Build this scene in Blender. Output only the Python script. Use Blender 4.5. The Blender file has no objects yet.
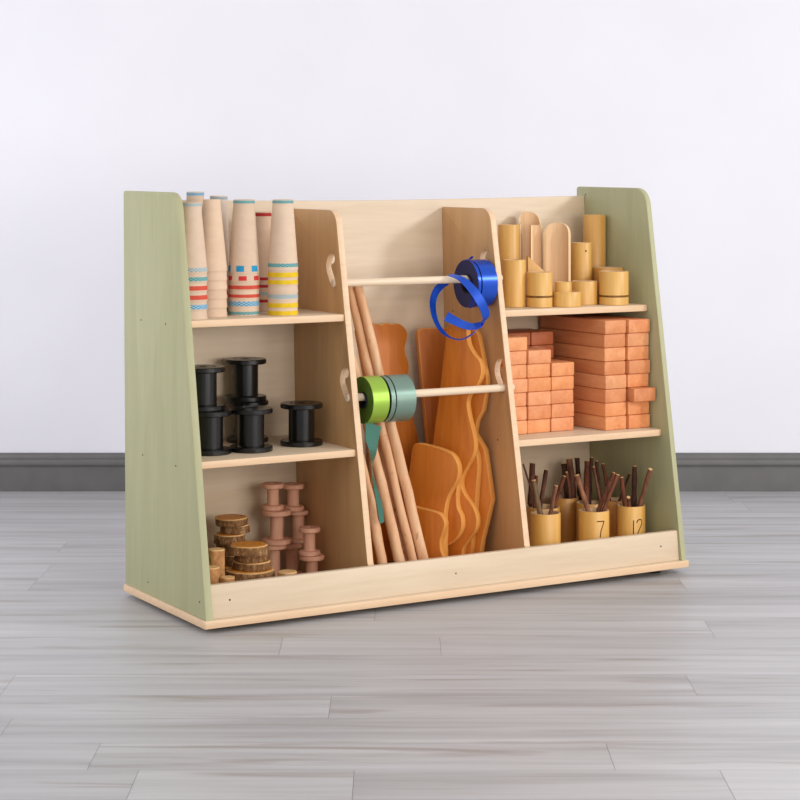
import bpy, bmesh, math, random
from mathutils import Vector, Matrix

# ------------------------------------------------------------------ camera, world, lights, exposure
S = bpy.context.scene
COL = S.collection
PI = math.pi
YAW = 0.5268                                   # the shelf unit stands turned to the wall
UNIT = Matrix.Translation((-0.3840, 3.9641, -.008)) @ Matrix.Rotation(YAW, 4, 'Z')

cd = bpy.data.cameras.new('camera'); cam = bpy.data.objects.new('camera', cd); COL.objects.link(cam)
cam.location = (0, 0, 0.9223); cam.rotation_euler = (PI/2, 0, 0)
cd.sensor_width = 36; cd.lens = 90.18; cd.shift_y = -0.2896; cd.clip_end = 100
S.camera = cam

w = bpy.data.worlds.new('studio_world'); S.world = w; w.use_nodes = True
w.node_tree.nodes['Background'].inputs[0].default_value = (1.0, 0.98, 0.96, 1)
w.node_tree.nodes['Background'].inputs[1].default_value = 0.71

def area(name, loc, target, size, power, color=(1, 1, 1), spread=180):
    l = bpy.data.lights.new(name, 'AREA'); l.energy = power; l.color = color; l.size = size
    l.spread = math.radians(spread)
    o = bpy.data.objects.new(name, l); COL.objects.link(o); o.location = loc
    o.rotation_euler = (Vector(target)-Vector(loc)).to_track_quat('-Z', 'Y').to_euler()
    return o
area('key_softbox', (3.4, 3.28, 1.94), (0, 4.35, 0.45), 0.45, 37, (1.0, 1.0, 1.0))
area('front_softbox', (1.5, 1.5, 0.95), (0, 4.3, 0.35), 1.0, 25, (1.0, 0.95, 0.88))
area('added_low_right_fill', (2.3, 2.3, 0.75), (-0.2, 4.2, 0.35), 0.8, 16, (1.0, 0.94, 0.86))  # added fill out of view, brightens the back of the left bay
area('overhead_softbox', (0.2, 2.6, 3.2), (0, 4.2, 0.2), 2.0, 5, (1.0, 0.98, 0.96))
area('added_wall_wash', (-2.0, 3.7, 0.95), (-0.95, 5.737, 0.25), 0.8, 16, (0.98, 0.98, 1.0))  # added out of view to lift the dim lower left of the wall
#END
vs = S.view_settings
S.display_settings.display_device = 'sRGB'
vs.view_transform = 'Standard'; vs.look = 'None'; vs.exposure = 0.0; vs.gamma = 1.0; vs.use_curve_mapping = False

# ------------------------------------------------------------------ materials
def srgb(r, g, b):
    f = lambda c: (c/255/12.92) if c/255 <= 0.04045 else ((c/255+0.055)/1.055)**2.4
    return (f(r), f(g), f(b), 1)

class NT:
    """small helper around a node tree"""
    def __init__(s, name):
        s.m = bpy.data.materials.new(name); s.m.use_nodes = True
        s.t = s.m.node_tree; s.b = s.t.nodes['Principled BSDF']
    def n(s, kind, **kw):
        x = s.t.nodes.new(kind)
        for k, v in kw.items():
            if k.startswith('i_'):
                key = k[2:]
                x.inputs[int(key) if key.isdigit() else key].default_value = v
            else: setattr(x, k, v)
        return x
    def l(s, a, b): s.t.links.new(a, b)
    def obj(s): return s.n('ShaderNodeTexCoord').outputs['Object']
    def mapping(s, vec, scale, loc=(0, 0, 0), rot=(0, 0, 0)):
        x = s.n('ShaderNodeMapping'); x.inputs['Scale'].default_value = scale; x.inputs['Location'].default_value = loc
        x.inputs['Rotation'].default_value = rot
        s.l(vec, x.inputs['Vector']); return x.outputs[0]
    def noise(s, vec, scale, detail=3, rough=.55, dist=0, w=None):
        x = s.n('ShaderNodeTexNoise', i_Scale=scale, i_Detail=detail, i_Roughness=rough, i_Distortion=dist)
        if w is not None:
            x.noise_dimensions = '4D'
            s.l(w, x.inputs['W'])
        s.l(vec, x.inputs['Vector']); return x.outputs['Fac']
    def ramp(s, fac, stops):
        x = s.n('ShaderNodeValToRGB'); e = x.color_ramp.elements
        while len(e) < len(stops): e.new(0.5)
        for q, (p, c) in zip(e, stops): q.position = p; q.color = c
        s.l(fac, x.inputs[0]); return x.outputs[0]
    def mix(s, fac, a, b, mode='MIX'):
        x = s.n('ShaderNodeMix', data_type='RGBA', blend_type=mode)
        for v, i in ((fac, 0), (a, 6), (b, 7)):
            if isinstance(v, (int, float, tuple)): x.inputs[i].default_value = v
            else: s.l(v, x.inputs[i])
        return x.outputs[2]
    def math(s, op, a, b=None, clamp=False):
        x = s.n('ShaderNodeMath', operation=op); x.use_clamp = clamp
        for i, v in enumerate((a, b)):
            if v is None: continue
            if isinstance(v, (int, float)): x.inputs[i].default_value = v
            else: s.l(v, x.inputs[i])
        return x.outputs[0]
    def rnd(s): return s.n('ShaderNodeObjectInfo').outputs['Random']
    def ocol(s): return s.n('ShaderNodeObjectInfo').outputs['Color']
    def bump(s, h, strength, dist=0.001):
        x = s.n('ShaderNodeBump', i_Strength=strength, i_Distance=dist); s.l(h, x.inputs['Height']); s.l(x.outputs[0], s.b.inputs['Normal'])
    def done(s, col, rough=.5, spec=.5, metal=0.0):
        if isinstance(col, tuple): s.b.inputs['Base Color'].default_value = col
        else: s.l(col, s.b.inputs['Base Color'])
        if isinstance(rough, (int, float)): s.b.inputs['Roughness'].default_value = rough
        else: s.l(rough, s.b.inputs['Roughness'])
        s.b.inputs['Specular IOR Level'].default_value = spec; s.b.inputs['Metallic'].default_value = metal
        return s.m

def plain(name, rgb, rough=.5, spec=.5, var=.06, nscale=60):
    k = NT(name); f = k.noise(k.obj(), nscale, 2)
    c = srgb(*rgb); d = tuple(x*(1-var*2) for x in c[:3])+(1,); e = tuple(min(1, x*(1+var)) for x in c[:3])+(1,)
    return k.done(k.ramp(f, [(.3, d), (.7, e)]), rough, spec)

def wood(name, a, b, scale, rough=.5, spec=.4, c=None, seed=0.0, tint=False, fine=1.0):
    """long grain along the axis whose scale is smallest"""
    k = NT(name); v = k.mapping(k.obj(), scale, loc=(seed, seed*1.7, seed*.6)); r = k.math('MULTIPLY', k.rnd(), 30.0)
    f = k.noise(v, 1.0, 5, .6, .6, r)
    v2 = k.mapping(k.obj(), tuple(x*5*fine for x in scale)); f2 = k.noise(v2, 1.0, 3, .6, 0, r)
    g = k.math('ADD', k.math('MULTIPLY', f, .7), k.math('MULTIPLY', f2, .3))
    stops = [(.33, srgb(*a)), (.66, srgb(*b))] if c is None else [(.28, srgb(*a)), (.5, srgb(*b)), (.72, srgb(*c))]
    col = k.ramp(g, stops)
    if tint: col = k.mix(1.0, col, k.ocol(), 'MULTIPLY')
    k.bump(f2, .06, .0006)
    return k.done(col, rough, spec)

def satin(name, rgb, rough):
    k = NT(name); return k.done(srgb(*rgb), rough, .6, .45)
M = {}
M['wall'] = plain('white_wall_paint', (238, 238, 248), .85, .2, .01, 3)
M['base_paint'] = plain('grey_baseboard_paint', (106, 104, 106), .45, .4, .06, 12)
M['maple_x'] = wood('maple_veneer_lengthwise', (209, 186, 158), (222, 203, 179), (2.2, 30, 30), .42, .4)
M['maple_y'] = wood('maple_veneer_deep', (215, 188, 150), (229, 207, 172), (30, 2.2, 30), .42, .4, seed=3)
M['maple_z'] = wood('maple_veneer_upright_shaded', (196, 152, 104), (212, 170, 122), (30, 26, 2.0), .42, .4, seed=7)  # divider faces: warm shade of the bays mixed into the maple colour
M['maple_edge'] = wood('maple_edge_band', (222, 186, 150), (233, 203, 170), (5, 60, 60), .42, .4, seed=9)
M['green'] = wood('sage_green_stain', (167, 167, 129), (180, 179, 143), (34, 22, 2.2), .5, .35, seed=4)
M['rubber'] = plain('black_rubber', (30, 30, 32), .7, .3)
M['hole'] = plain('dark_screw_recess', (70, 55, 42), .8, .2)
M['dowel'] = wood('pale_turned_dowel', (224, 200, 172), (240, 222, 198), (3, 60, 60), .5, .35, seed=2)
M['black_plastic'] = plain('black_plastic', (14, 14, 16), .24, .5, .1, 30)
M['pink_wood'] = wood('rosy_spool_wood', (204, 148, 122), (224, 172, 144), (50, 50, 6), .6, .3, seed=5)
M['bamboo'] = wood('bamboo_skin', (204, 154, 80), (222, 178, 106), (60, 60, 3), .4, .5, seed=1, tint=True)
M['bamboo_in'] = wood('bamboo_inside', (212, 170, 128), (228, 192, 152), (60, 60, 3), .6, .3, seed=8)
M['bamboo_rim'] = wood('bamboo_sawn_rim', (228, 194, 148), (240, 212, 172), (60, 60, 6), .6, .3, seed=18)
M['bamboo_node'] = plain('bamboo_node_scar', (132, 92, 48), .7, .2, .2, 90)
M['brick'] = wood('oiled_block_wood', (210, 136, 90), (232, 170, 124), (34, 5, 34), .5, .35, seed=6, tint=True)
M['brick_x'] = M['brick']
M['board'] = wood('honey_stained_board', (184, 98, 26), (210, 124, 42), (36, 36, 3.0), .42, .45, seed=11)
M['board_edge'] = wood('honey_board_edge', (204, 134, 60), (224, 158, 82), (40, 40, 5.0), .42, .45, seed=12)
def pole_mat():
    k = NT('peeled_branch_wood'); o = k.obj(); r = k.math('MULTIPLY', k.rnd(), 30.0)
    f = k.noise(k.mapping(o, (40, 40, 4)), 1.0, 4, .6, .6, r); c = k.ramp(f, [(.33, srgb(208, 154, 112)), (.66, srgb(236, 196, 158))])
    sp = k.noise(k.mapping(o, (95, 95, 45)), 1.0, 2, .5, 0, r)
    c = k.mix(k.ramp(sp, [(.64, (0, 0, 0, 1)), (.72, (.6, .6, .6, 1))]), c, srgb(166, 110, 70))
    k.bump(f, .2, .001)
    return k.done(c, .6, .3)
M['pole'] = pole_mat()
M['cut'] = wood('fresh_cut_end', (206, 160, 106), (226, 184, 128), (60, 60, 60), .6, .3, seed=14)
M['twig'] = wood('twig_bark', (78, 50, 40), (148, 104, 82), (90, 90, 26), .75, .25, seed=15, tint=True)
M['engrave'] = plain('burnt_engraving', (62, 44, 20), .8, .2)
M['satin_blue'] = satin('blue_satin_ribbon', (22, 78, 196), .26)
M['satin_lime'] = satin('lime_satin_ribbon', (156, 194, 72), .34)
M['satin_teal'] = satin('sage_teal_satin_ribbon', (124, 150, 138), .34)
M['satin_tail'] = satin('deep_teal_ribbon', (72, 126, 110), .25)
M['edge_blue'] = plain('navy_ribbon_edge', (14, 30, 92), .5, .4, .1, 200)
M['edge_lime'] = plain('green_ribbon_edge', (70, 112, 30), .5, .4, .1, 200)
M['edge_teal'] = plain('teal_ribbon_edge', (44, 66, 58), .5, .4, .1, 200)
M['spool_core'] = plain('dark_card_core', (40, 42, 46), .7, .2)

def ring_wood(name, a, b, ringscale=260):
    k = NT(name); sx = k.n('ShaderNodeSeparateXYZ'); o = k.obj(); k.l(o, sx.inputs[0])
    r = k.math('SQRT', k.math('ADD', k.math('POWER', sx.outputs[0], 2.0), k.math('POWER', sx.outputs[1], 2.0)))
    nz = k.noise(o, 40, 3)
    s_ = k.math('SINE', k.math('ADD', k.math('MULTIPLY', r, ringscale*2), k.math('MULTIPLY', nz, 9.0)))
    f = k.math('ADD', k.math('MULTIPLY', s_, .22), k.math('MULTIPLY', nz, .9), True)
    return k.done(k.ramp(f, [(.2, srgb(*a)), (.75, srgb(*b))]), .5, .35)
M['slice_face'] = ring_wood('honey_slice_face', (186, 112, 34), (212, 142, 52))
M['slice_pale'] = ring_wood('pale_slice_face', (206, 160, 104), (226, 186, 132))

def bark(name, a, b, c):
    k = NT(name); v = k.mapping(k.obj(), (90, 90, 45)); f = k.noise(v, 1.0, 4, .7, 1.0, k.math('MULTIPLY', k.rnd(), 20.0))
    k.bump(f, .5, .002)
    return k.done(k.ramp(f, [(.3, srgb(*a)), (.52, srgb(*b)), (.72, srgb(*c))]), .8, .2)
M['bark'] = bark('brown_bark', (70, 44, 26), (134, 94, 58), (186, 158, 120))
M['bark_pale'] = bark('pale_log_bark', (140, 92, 56), (184, 132, 84), (206, 160, 112))

M['cone'] = wood('kraft_cone_paper', (214, 188, 164), (222, 198, 176), (26, 26, 60), .8, .2, seed=16, tint=True)
def checker(name, a, b, around, up):
    k = NT(name); sx = k.n('ShaderNodeSeparateXYZ'); k.l(k.obj(), sx.inputs[0])
    ang = k.math('ARCTAN2', sx.outputs[1], sx.outputs[0])
    p = k.math('FLOOR', k.math('MULTIPLY', ang, around/(2*PI))); q = k.math('FLOOR', k.math('MULTIPLY', sx.outputs[2], up))
    f = k.math('ABSOLUTE', k.math('MODULO', k.math('ADD', p, q), 2.0))
    return k.done(k.mix(f, srgb(*a), srgb(*b)), .7, .2)
M['b_grey'] = checker('band_grey_check', (104, 146, 160), (206, 208, 204), 44, 420)
M['b_teal'] = checker('band_teal_check', (50, 120, 130), (140, 190, 190), 44, 420)
M['b_blue'] = checker('band_blue_check', (36, 120, 176), (170, 208, 222), 40, 400)
M['b_red'] = plain('band_red', (206, 82, 66), .7, .2)
M['b_dkred'] = plain('band_dark_red', (176, 50, 50), .7, .2)
M['b_yellow'] = plain('band_yellow', (226, 190, 40), .7, .2)
M['b_cyan'] = plain('squares_cyan', (44, 150, 198), .7, .2)
M['b_squarered'] = plain('squares_red', (206, 56, 58), .7, .2)

def floor_mat():
    k = NT('grey_plank_vinyl'); o = k.obj(); at = k.n('ShaderNodeAttribute', attribute_name='plank')
    r = k.math('MULTIPLY', at.outputs['Fac'], 40.0)
    f1 = k.noise(k.mapping(o, (.9, 13, 1)), 1.0, 4, .55, .8, r)
    f2 = k.noise(k.mapping(o, (2.2, 46, 1)), 1.0, 3, .6, .4, r)
    f3 = k.noise(k.mapping(o, (1.6, 24, 1), (5, 3, 0)), 1.0, 3, .5, 1.2, r)
    g = k.math('ADD', k.math('MULTIPLY', f1, .68), k.math('MULTIPLY', f2, .32))
    c = k.ramp(g, [(.28, srgb(150, 148, 150)), (.48, srgb(177, 176, 179)), (.70, srgb(196, 195, 199))])
    warm = k.ramp(f3, [(.56, (0, 0, 0, 1)), (.72, (.7, .7, .7, 1))])
    c = k.mix(warm, c, srgb(142, 132, 126))
    tone = k.math('ADD', .93, k.math('MULTIPLY', at.outputs['Fac'], .10))
    hs = k.n('ShaderNodeHueSaturation'); k.l(tone, hs.inputs['Value']); k.l(c, hs.inputs['Color'])
    k.bump(f2, .08, .0006)
    return k.done(hs.outputs[0], .42, .4)
M['floor'] = floor_mat()
M['seam'] = plain('plank_seam', (128, 126, 126), .8, .2)

# ------------------------------------------------------------------ mesh helpers
def obj(name, bm, mats, parent=None, smooth=True, angle=35):
    bmesh.ops.recalc_face_normals(bm, faces=bm.faces)
    me = bpy.data.meshes.new(name); bm.to_mesh(me); bm.free()
    for m in (mats if isinstance(mats, (list, tuple)) else [mats]): me.materials.append(m)
    if smooth:
        me.shade_smooth(); me.set_sharp_from_angle(angle=math.radians(angle))
    o = bpy.data.objects.new(name, me); COL.objects.link(o)
    if parent is not None: o.parent = parent
    return o

def place(o, x, y, z, rz=0.0, rot=None):
    """put a top-level object at unit coordinates (along the shelf, into it, up)"""
    R = Matrix.Rotation(rz, 4, 'Z') if rot is None else rot
    o.matrix_world = UNIT @ Matrix.Translation((x, y, z)) @ R
    o.location, o.rotation_euler = o.matrix_world.to_translation(), o.matrix_world.to_euler()

def tag(o, label, cat, group=None):
    o['label'] = label; o['category'] = cat
    if group: o['group'] = group
    return o

def thing(name, label, cat, group=None):
    o = bpy.data.objects.new(name, None); o.empty_display_size = .03; COL.objects.link(o)
    return tag(o, label, cat, group)

def copy_tree(o, parent=None):
    c = o.copy(); COL.objects.link(c)
    if parent is not None: c.parent = parent
    for ch in list(o.children): copy_tree(ch, c)
    return c

def struct(o): o['kind'] = 'structure'; return o

def add_box(bm, x0, x1, y0, y1, z0, z1, bev=0.0, mat=0, seg=2):
    vs_ = [bm.verts.new(p) for p in ((x0,y0,z0),(x1,y0,z0),(x1,y1,z0),(x0,y1,z0),(x0,y0,z1),(x1,y0,z1),(x1,y1,z1),(x0,y1,z1))]
    fs = [bm.faces.new([vs_[i] for i in q]) for q in ((0,3,2,1),(4,5,6,7),(0,1,5,4),(1,2,6,5),(2,3,7,6),(3,0,4,7))]
    for f in fs: f.material_index = mat
    if bev: bmesh.ops.bevel(bm, geom=list({e for f in fs for e in f.edges}), offset=bev, segments=seg, affect='EDGES', profile=.5)

def box(*a, **k):
    bm = bmesh.new(); add_box(bm, *a, **k); return bm

def lathe(profile, n=40, closed=True, bm=None, mats=None):
    """spin a list of (r, z) about z; closed joins the last point to the first"""
    bm = bm or bmesh.new(); rings = []
    for r, z in profile:
        if r < 1e-6: rings.append([bm.verts.new((0, 0, z))])
        else: rings.append([bm.verts.new((r*math.cos(2*PI*i/n), r*math.sin(2*PI*i/n), z)) for i in range(n)])
    pairs = list(zip(rings, rings[1:]))
    if closed: pairs.append((rings[-1], rings[0]))
    for k, (a, b) in enumerate(pairs):
        for i in range(n):
            j = (i+1) % n
            if len(a) == 1 and len(b) == 1: continue
            if len(a) == 1: f = bm.faces.new((a[0], b[i], b[j]))
            elif len(b) == 1: f = bm.faces.new((a[i], b[0], a[j]))
            else: f = bm.faces.new((a[i], b[i], b[j], a[j]))
            if mats: f.material_index = mats[k % len(mats)]
    return bm

def prism(outline, t, holes=(), axis='x', bev=0.0, bm=None, seg=2, edge_mat=None):
    """outline in (a, b) extruded over thickness t. axis x: (a,b)=(y,z); axis y: (a,b)=(x,z); axis z: (a,b)=(x,y)"""
    bm = bm or bmesh.new()
    P = {'x': lambda a, b: (0, a, b), 'y': lambda a, b: (a, 0, b), 'z': lambda a, b: (a, b, 0)}[axis]
    D = {'x': (t, 0, 0), 'y': (0, t, 0), 'z': (0, 0, t)}[axis]
    es = []; outer_v = []
    for k, loop in enumerate([outline]+list(holes)):
        v = [bm.verts.new(P(*q)) for q in loop]
        if k == 0: outer_v = v
        es += [bm.edges.new((v[i], v[(i+1) % len(v)])) for i in range(len(v))]
    if holes:
        f0 = [g for g in bmesh.ops.triangle_fill(bm, edges=es, use_beauty=True, use_dissolve=False)['geom'] if isinstance(g, bmesh.types.BMFace)]
    else:
        f0 = [bm.faces.new(outer_v)]
    ret = bmesh.ops.extrude_face_region(bm, geom=f0)
    nv = [g for g in ret['geom'] if isinstance(g, bmesh.types.BMVert)]
    bmesh.ops.translate(bm, verts=nv, vec=D)
    bmesh.ops.recalc_face_normals(bm, faces=bm.faces)
    d = Vector(D).normalized()
    sides = [f for f in bm.faces if abs(f.normal.dot(d)) < .5]
    if edge_mat is not None:
        for f in sides: f.material_index = edge_mat
    if bev:
        caps = [f for f in bm.faces if abs(f.normal.dot(d)) > .5]
        E = [e for e in bm.edges if len(e.link_faces) == 2 and sum(abs(f.normal.dot(d)) > .5 for f in e.link_faces) == 1]
        bmesh.ops.bevel(bm, geom=E, offset=bev, segments=seg, affect='EDGES', profile=.5, clamp_overlap=True, material=-1 if edge_mat is None else edge_mat)
    return bm

def fillet(pts, radii, n=8):
    """round the corners of a polygon"""
    out = []
    for i, p in enumerate(pts):
        r = radii[i] if isinstance(radii, (list, tuple)) else radii
        p = Vector(p); a = Vector(pts[i-1])-p; b = Vector(pts[(i+1) % len(pts)])-p
        if r <= 0: out.append(tuple(p)); continue
        a.normalize(); b.normalize(); h = a.angle(b)/2; d = r/math.tan(h)
        c = p+(a+b).normalized()*(r/math.sin(h)); s, e = p+a*d-c, p+b*d-c
        a0, a1 = math.atan2(s.y, s.x), math.atan2(e.y, e.x); da = (a1-a0+PI) % (2*PI)-PI
        for k in range(n+1): out.append((c.x+r*math.cos(a0+da*k/n), c.y+r*math.sin(a0+da*k/n)))
    return out

def spline(pts, per=6, closed=False):
    """Catmull-Rom through points of any dimension"""
    V_ = [Vector(p) for p in pts]; n = len(V_); out = []
    rng = range(n if closed else n-1)
    for i in rng:
        if closed: p0, p1, p2, p3 = V_[(i-1) % n], V_[i], V_[(i+1) % n], V_[(i+2) % n]
        else: p0, p1, p2, p3 = V_[max(i-1, 0)], V_[i], V_[i+1], V_[min(i+2, n-1)]
        for k in range(per):
            t = k/per
            out.append(.5*((2*p1)+(p2-p0)*t+(2*p0-5*p1+4*p2-p3)*t*t+(3*p1-p0-3*p2+p3)*t**3))
    if not closed: out.append(V_[-1].copy())
    return out

def centripetal(pts, per=4):
    """closed centripetal Catmull-Rom: smooth, no overshoot at corners"""
    V_ = [Vector(p) for p in pts]; n = len(V_); out = []
    for i in range(n):
        p = [V_[(i+k) % n] for k in (-1, 0, 1, 2)]; t = [0.0]
        for a, b in zip(p, p[1:]): t.append(t[-1]+max((b-a).length, 1e-6)**.5)
        for k in range(per):
            u = t[1]+(t[2]-t[1])*k/per
            L = lambda a, b, ta, tb: a*((tb-u)/(tb-ta))+b*((u-ta)/(tb-ta))
            A1, A2, A3 = L(p[0], p[1], t[0], t[1]), L(p[1], p[2], t[1], t[2]), L(p[2], p[3], t[2], t[3])
            out.append(L(L(A1, A2, t[0], t[2]), L(A2, A3, t[1], t[3]), t[1], t[2]))
    return out

def tube(path, radii, n=14, bm=None, cap=True, cap_mat=0, mat=0):
    bm = bm or bmesh.new(); path = [Vector(p) for p in path]; rings = []
    t0 = (path[1]-path[0]).normalized(); up = Vector((0, 0, 1)) if abs(t0.z) < .9 else Vector((1, 0, 0))
    nrm = t0.cross(up).normalized()
    for i, p in enumerate(path):
        t = (path[min(i+1, len(path)-1)]-path[max(i-1, 0)]).normalized()
        nrm = (nrm-t*nrm.dot(t)).normalized(); b = t.cross(nrm)
        r = radii[i] if isinstance(radii, (list, tuple)) else radii
        rings.append([bm.verts.new(p+(nrm*math.cos(2*PI*k/n)+b*math.sin(2*PI*k/n))*r) for k in range(n)])
    for a, b in zip(rings, rings[1:]):
        for i in range(n):
            bm.faces.new((a[i], a[(i+1) % n], b[(i+1) % n], b[i])).material_index = mat
    if cap:
        bm.faces.new(rings[0]).material_index = cap_mat; bm.faces.new(rings[-1][::-1]).material_index = cap_mat
    return bm

def strip(path, widths, wdirs, th=.0005, bm=None):
    """a thin band of ribbon: path centre line, width vector at each point, real thickness"""
    bm = bm or bmesh.new(); path = [Vector(p) for p in path]; rows = []
    for i, p in enumerate(path):
        t = (path[min(i+1, len(path)-1)]-path[max(i-1, 0)]).normalized()
        wv = Vector(wdirs[i]).normalized(); n = t.cross(wv).normalized(); wv = n.cross(t).normalized(); h = widths[i]/2
        rows.append([bm.verts.new(p+wv*a*h+n*b*th) for a, b in ((-1, -1), (1, -1), (1, 1), (-1, 1))])
    for a, b in zip(rows, rows[1:]):
        for k in range(4): bm.faces.new((a[k], a[(k+1) % 4], b[(k+1) % 4], b[k]))
    bm.faces.new(rows[0]); bm.faces.new(rows[-1][::-1])
    return bm

def jitter_outline(r, seed, n=36, amp=.06):
    R = random.Random(seed); ph = [R.uniform(0, 2*PI) for _ in range(4)]
    return [r*(1+amp*(.5*math.sin(2*a+ph[0])+.3*math.sin(3*a+ph[1])+.25*math.sin(5*a+ph[2])+.15*math.sin(9*a+ph[3]))) for a in (2*PI*i/n for i in range(n))]

# ------------------------------------------------------------------ the room
random.seed(4)
WALL_Y = 5.737
bm = bmesh.new()
add_box(bm, -4, 4, -1.5, WALL_Y, -.03, -.0012, mat=1)
lay = bm.faces.layers.float.new('plank')
PITCH = .1448
JOINTS = {-1: [-.40, -.07, .49], 0: [-.48, .33], 1: [-.65, .72], 2: [-.12], 3: [-.70, .52], 4: [.94, -1.1], 5: [.078, -.23], 6: [-.9, .62], 10: [-.81, .4], 16: [.945, -.3]}
R = random.Random(11)
for row in range(-31, 19):
    y0 = 3.071+PITCH*row; y1 = min(y0+PITCH, WALL_Y)
    if y0 < -1.5 or y1-y0 < .01: continue
    js = sorted(JOINTS.get(row, [R.uniform(-1.2, 0), R.uniform(.2, 1.4)]))
    xs = [-4.0]
    x = js[0]
    left = []
    while x-1.22 > -4: x -= 1.22; left.append(x)
    xs += left[::-1]+js
    x = js[-1]
    while x+1.22 < 4: x += 1.22; xs.append(x)
    xs.append(4.0)
    for a, b in zip(xs, xs[1:]):
        g = .0003
        f = bm.faces.new([bm.verts.new(p) for p in ((a+g, y0+g, 0), (b-g, y0+g, 0), (b-g, y1-g, 0), (a+g, y1-g, 0))])
        f.material_index = 0; f[lay] = R.random()
me_floor = obj('floor', bm, [M['floor'], M['seam']], smooth=False); struct(me_floor)
struct(obj('wall_back', box(-4, 4, WALL_Y, WALL_Y+.1, 0, 3.4), M['wall'], smooth=False))
prof = [(0, 0), (-.016, 0), (-.016, .066), (-.0135, .0675), (-.0135, .0705), (-.016, .072), (-.0185, .076), (-.019, .082), (-.017, .0885),
        (-.013, .091), (-.013, .094), (-.011, .0945), (-.010, .101), (-.007, .106), (-.003, .108), (0, .108)]
bb = obj('baseboard_back', prism([(a, b) for a, b in prof], 8.0, axis='x'), M['base_paint'], angle=25)
bb.location = (-4, WALL_Y-.0003, .0003); struct(bb)

# ------------------------------------------------------------------ the shelf unit
W, D, H, T = 1.2, .4147, .8808, .014
ZB, ZF = .0195, .0350                           # underside and top of the plinth board
def DZ(x): return -.0012+.0036*x/1.2           # the plinth sits a few mm lower at its left end
def YBK(z): return .349+.036*z                   # front face of the leaning back panel
Y1, Y2, Y1R, Y2R = .133, .082, .121, .068                             # front edges of upper and lower shelves
XL, XR = .3846, .7780                           # left faces of the two dividers
SH = .015
unit = thing('storage_shelf_unit', 'open maple shelf unit with sage green end panels and three bays on the grey floor', 'shelf unit')
place(unit, 0, 0, 0)
bm = prism(fillet([(-.004, -.0045), (W+.004, -.0045), (W+.004, D+.002), (-.004, D+.002)], .003, 4), ZF-ZB, axis='z', bev=.0016, edge_mat=1)
for v in bm.verts: v.co.z += ZB+DZ(v.co.x)
obj('plinth_board', bm, [M['maple_x'], M['maple_edge']], unit)
def screw(parent, pts, axis):
    for p in pts:
        b = lathe([(0, -.0004), (.0019, -.0004), (.0019, .0004), (.0015, .0006), (0, .0005)], 12, False)
        rot = {'x': Matrix.Rotation(-PI/2, 4, 'Y'), 'y': Matrix.Rotation(PI/2, 4, 'X'), '+x': Matrix.Rotation(PI/2, 4, 'Y')}[axis]
        bmesh.ops.transform(b, matrix=Matrix.Translation(p) @ rot, verts=b.verts)
        obj('screw_hole', b, M['hole'], parent)
TL_ = .017                                      # the left end panel is the thicker of the two
for x0, t_, lab, side in ((0, TL_, 'left', fillet([(0, ZF+DZ(0)), (D-.2656, H), (D+.013, H+.001), (D, ZF+DZ(0))], [0, .042, .007, 0], 10)),
                          (W-T, T, 'right', fillet([(0, ZF+DZ(W)), (D-.277, H+.003), (D, H+.005), (D, ZF+DZ(W))], [0, .045, .007, 0], 10))):
    bm = prism(side, t_, axis='x', bev=.0028); bmesh.ops.translate(bm, verts=bm.verts, vec=(x0, 0, 0))
    p = obj('side_panel', bm, M['green'], unit); p['label'] = f'{lab} sage green end panel of the shelf unit'
    if lab == 'left': screw(p, [(0, .328, .609), (0, .199, .609), (0, .318, .324), (0, .146, .323), (0, .03, .067), (0, .29, .06)], 'x')
    else: screw(p, [(x0, YBK(.866)-.004, .866)], 'x')
# back panel with a gently dipping top edge
top = [(TL_+(W-TL_-T)*i/24, .8635-.0065*math.sin(PI*(i/24)**.9)) for i in range(25)]
bm = prism([(TL_, ZF), *[q for q in top], (W-T, ZF)], .015, axis='y', bev=.0015)
for v in bm.verts: v.co.y += YBK(v.co.z)
obj('back_panel', bm, M['maple_x'], unit)
bm = box(TL_, W-T, 0, .014, ZF, .1015, bev=.0018)
for v in bm.verts:
    v.co.y += .0085+.11*(v.co.z-ZF); v.co.z += DZ(v.co.x)
rail = obj('front_rail', bm, M['maple_x'], unit)
screw(rail, [(.058, .0122, .068), (.589, .0122, .067), (1.136, .0126, .073)], 'y')
def ydf(z): return .0192+.155*(z-.036)/.8043
def hook_slot(y, z, r=.0112):
    """outline of the hooked slot a dowel drops into"""
    c = spline([(y, z), (y+.012, z+.016), (y+.022, z+.034), (y+.017, z+.050), (y+.006, z+.053)], 4)
    L, Rr = [], []
    for i, p in enumerate(c):
        t = (c[min(i+1, len(c)-1)]-c[max(i-1, 0)]).normalized(); n = Vector((-t.y, t.x))
        L.append(p+n*r); Rr.append(p-n*r)
    def capp(p, t, rr):
        a0 = math.atan2(t.y, t.x); return [p+Vector((math.cos(a0+a), math.sin(a0+a)))*rr for a in (-.9, -.45, 0, .45, .9)]
    t1 = (c[-1]-c[-2]).normalized(); t0 = (c[0]-c[1]).normalized()
    return [tuple(q) for q in Rr+capp(c[-1], t1, r)+L[::-1]+capp(c[0], t0, r)]
DTOP, DBOT = (.182, .6825), (.119, .442)          # (depth, height) of the two dowels
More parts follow.
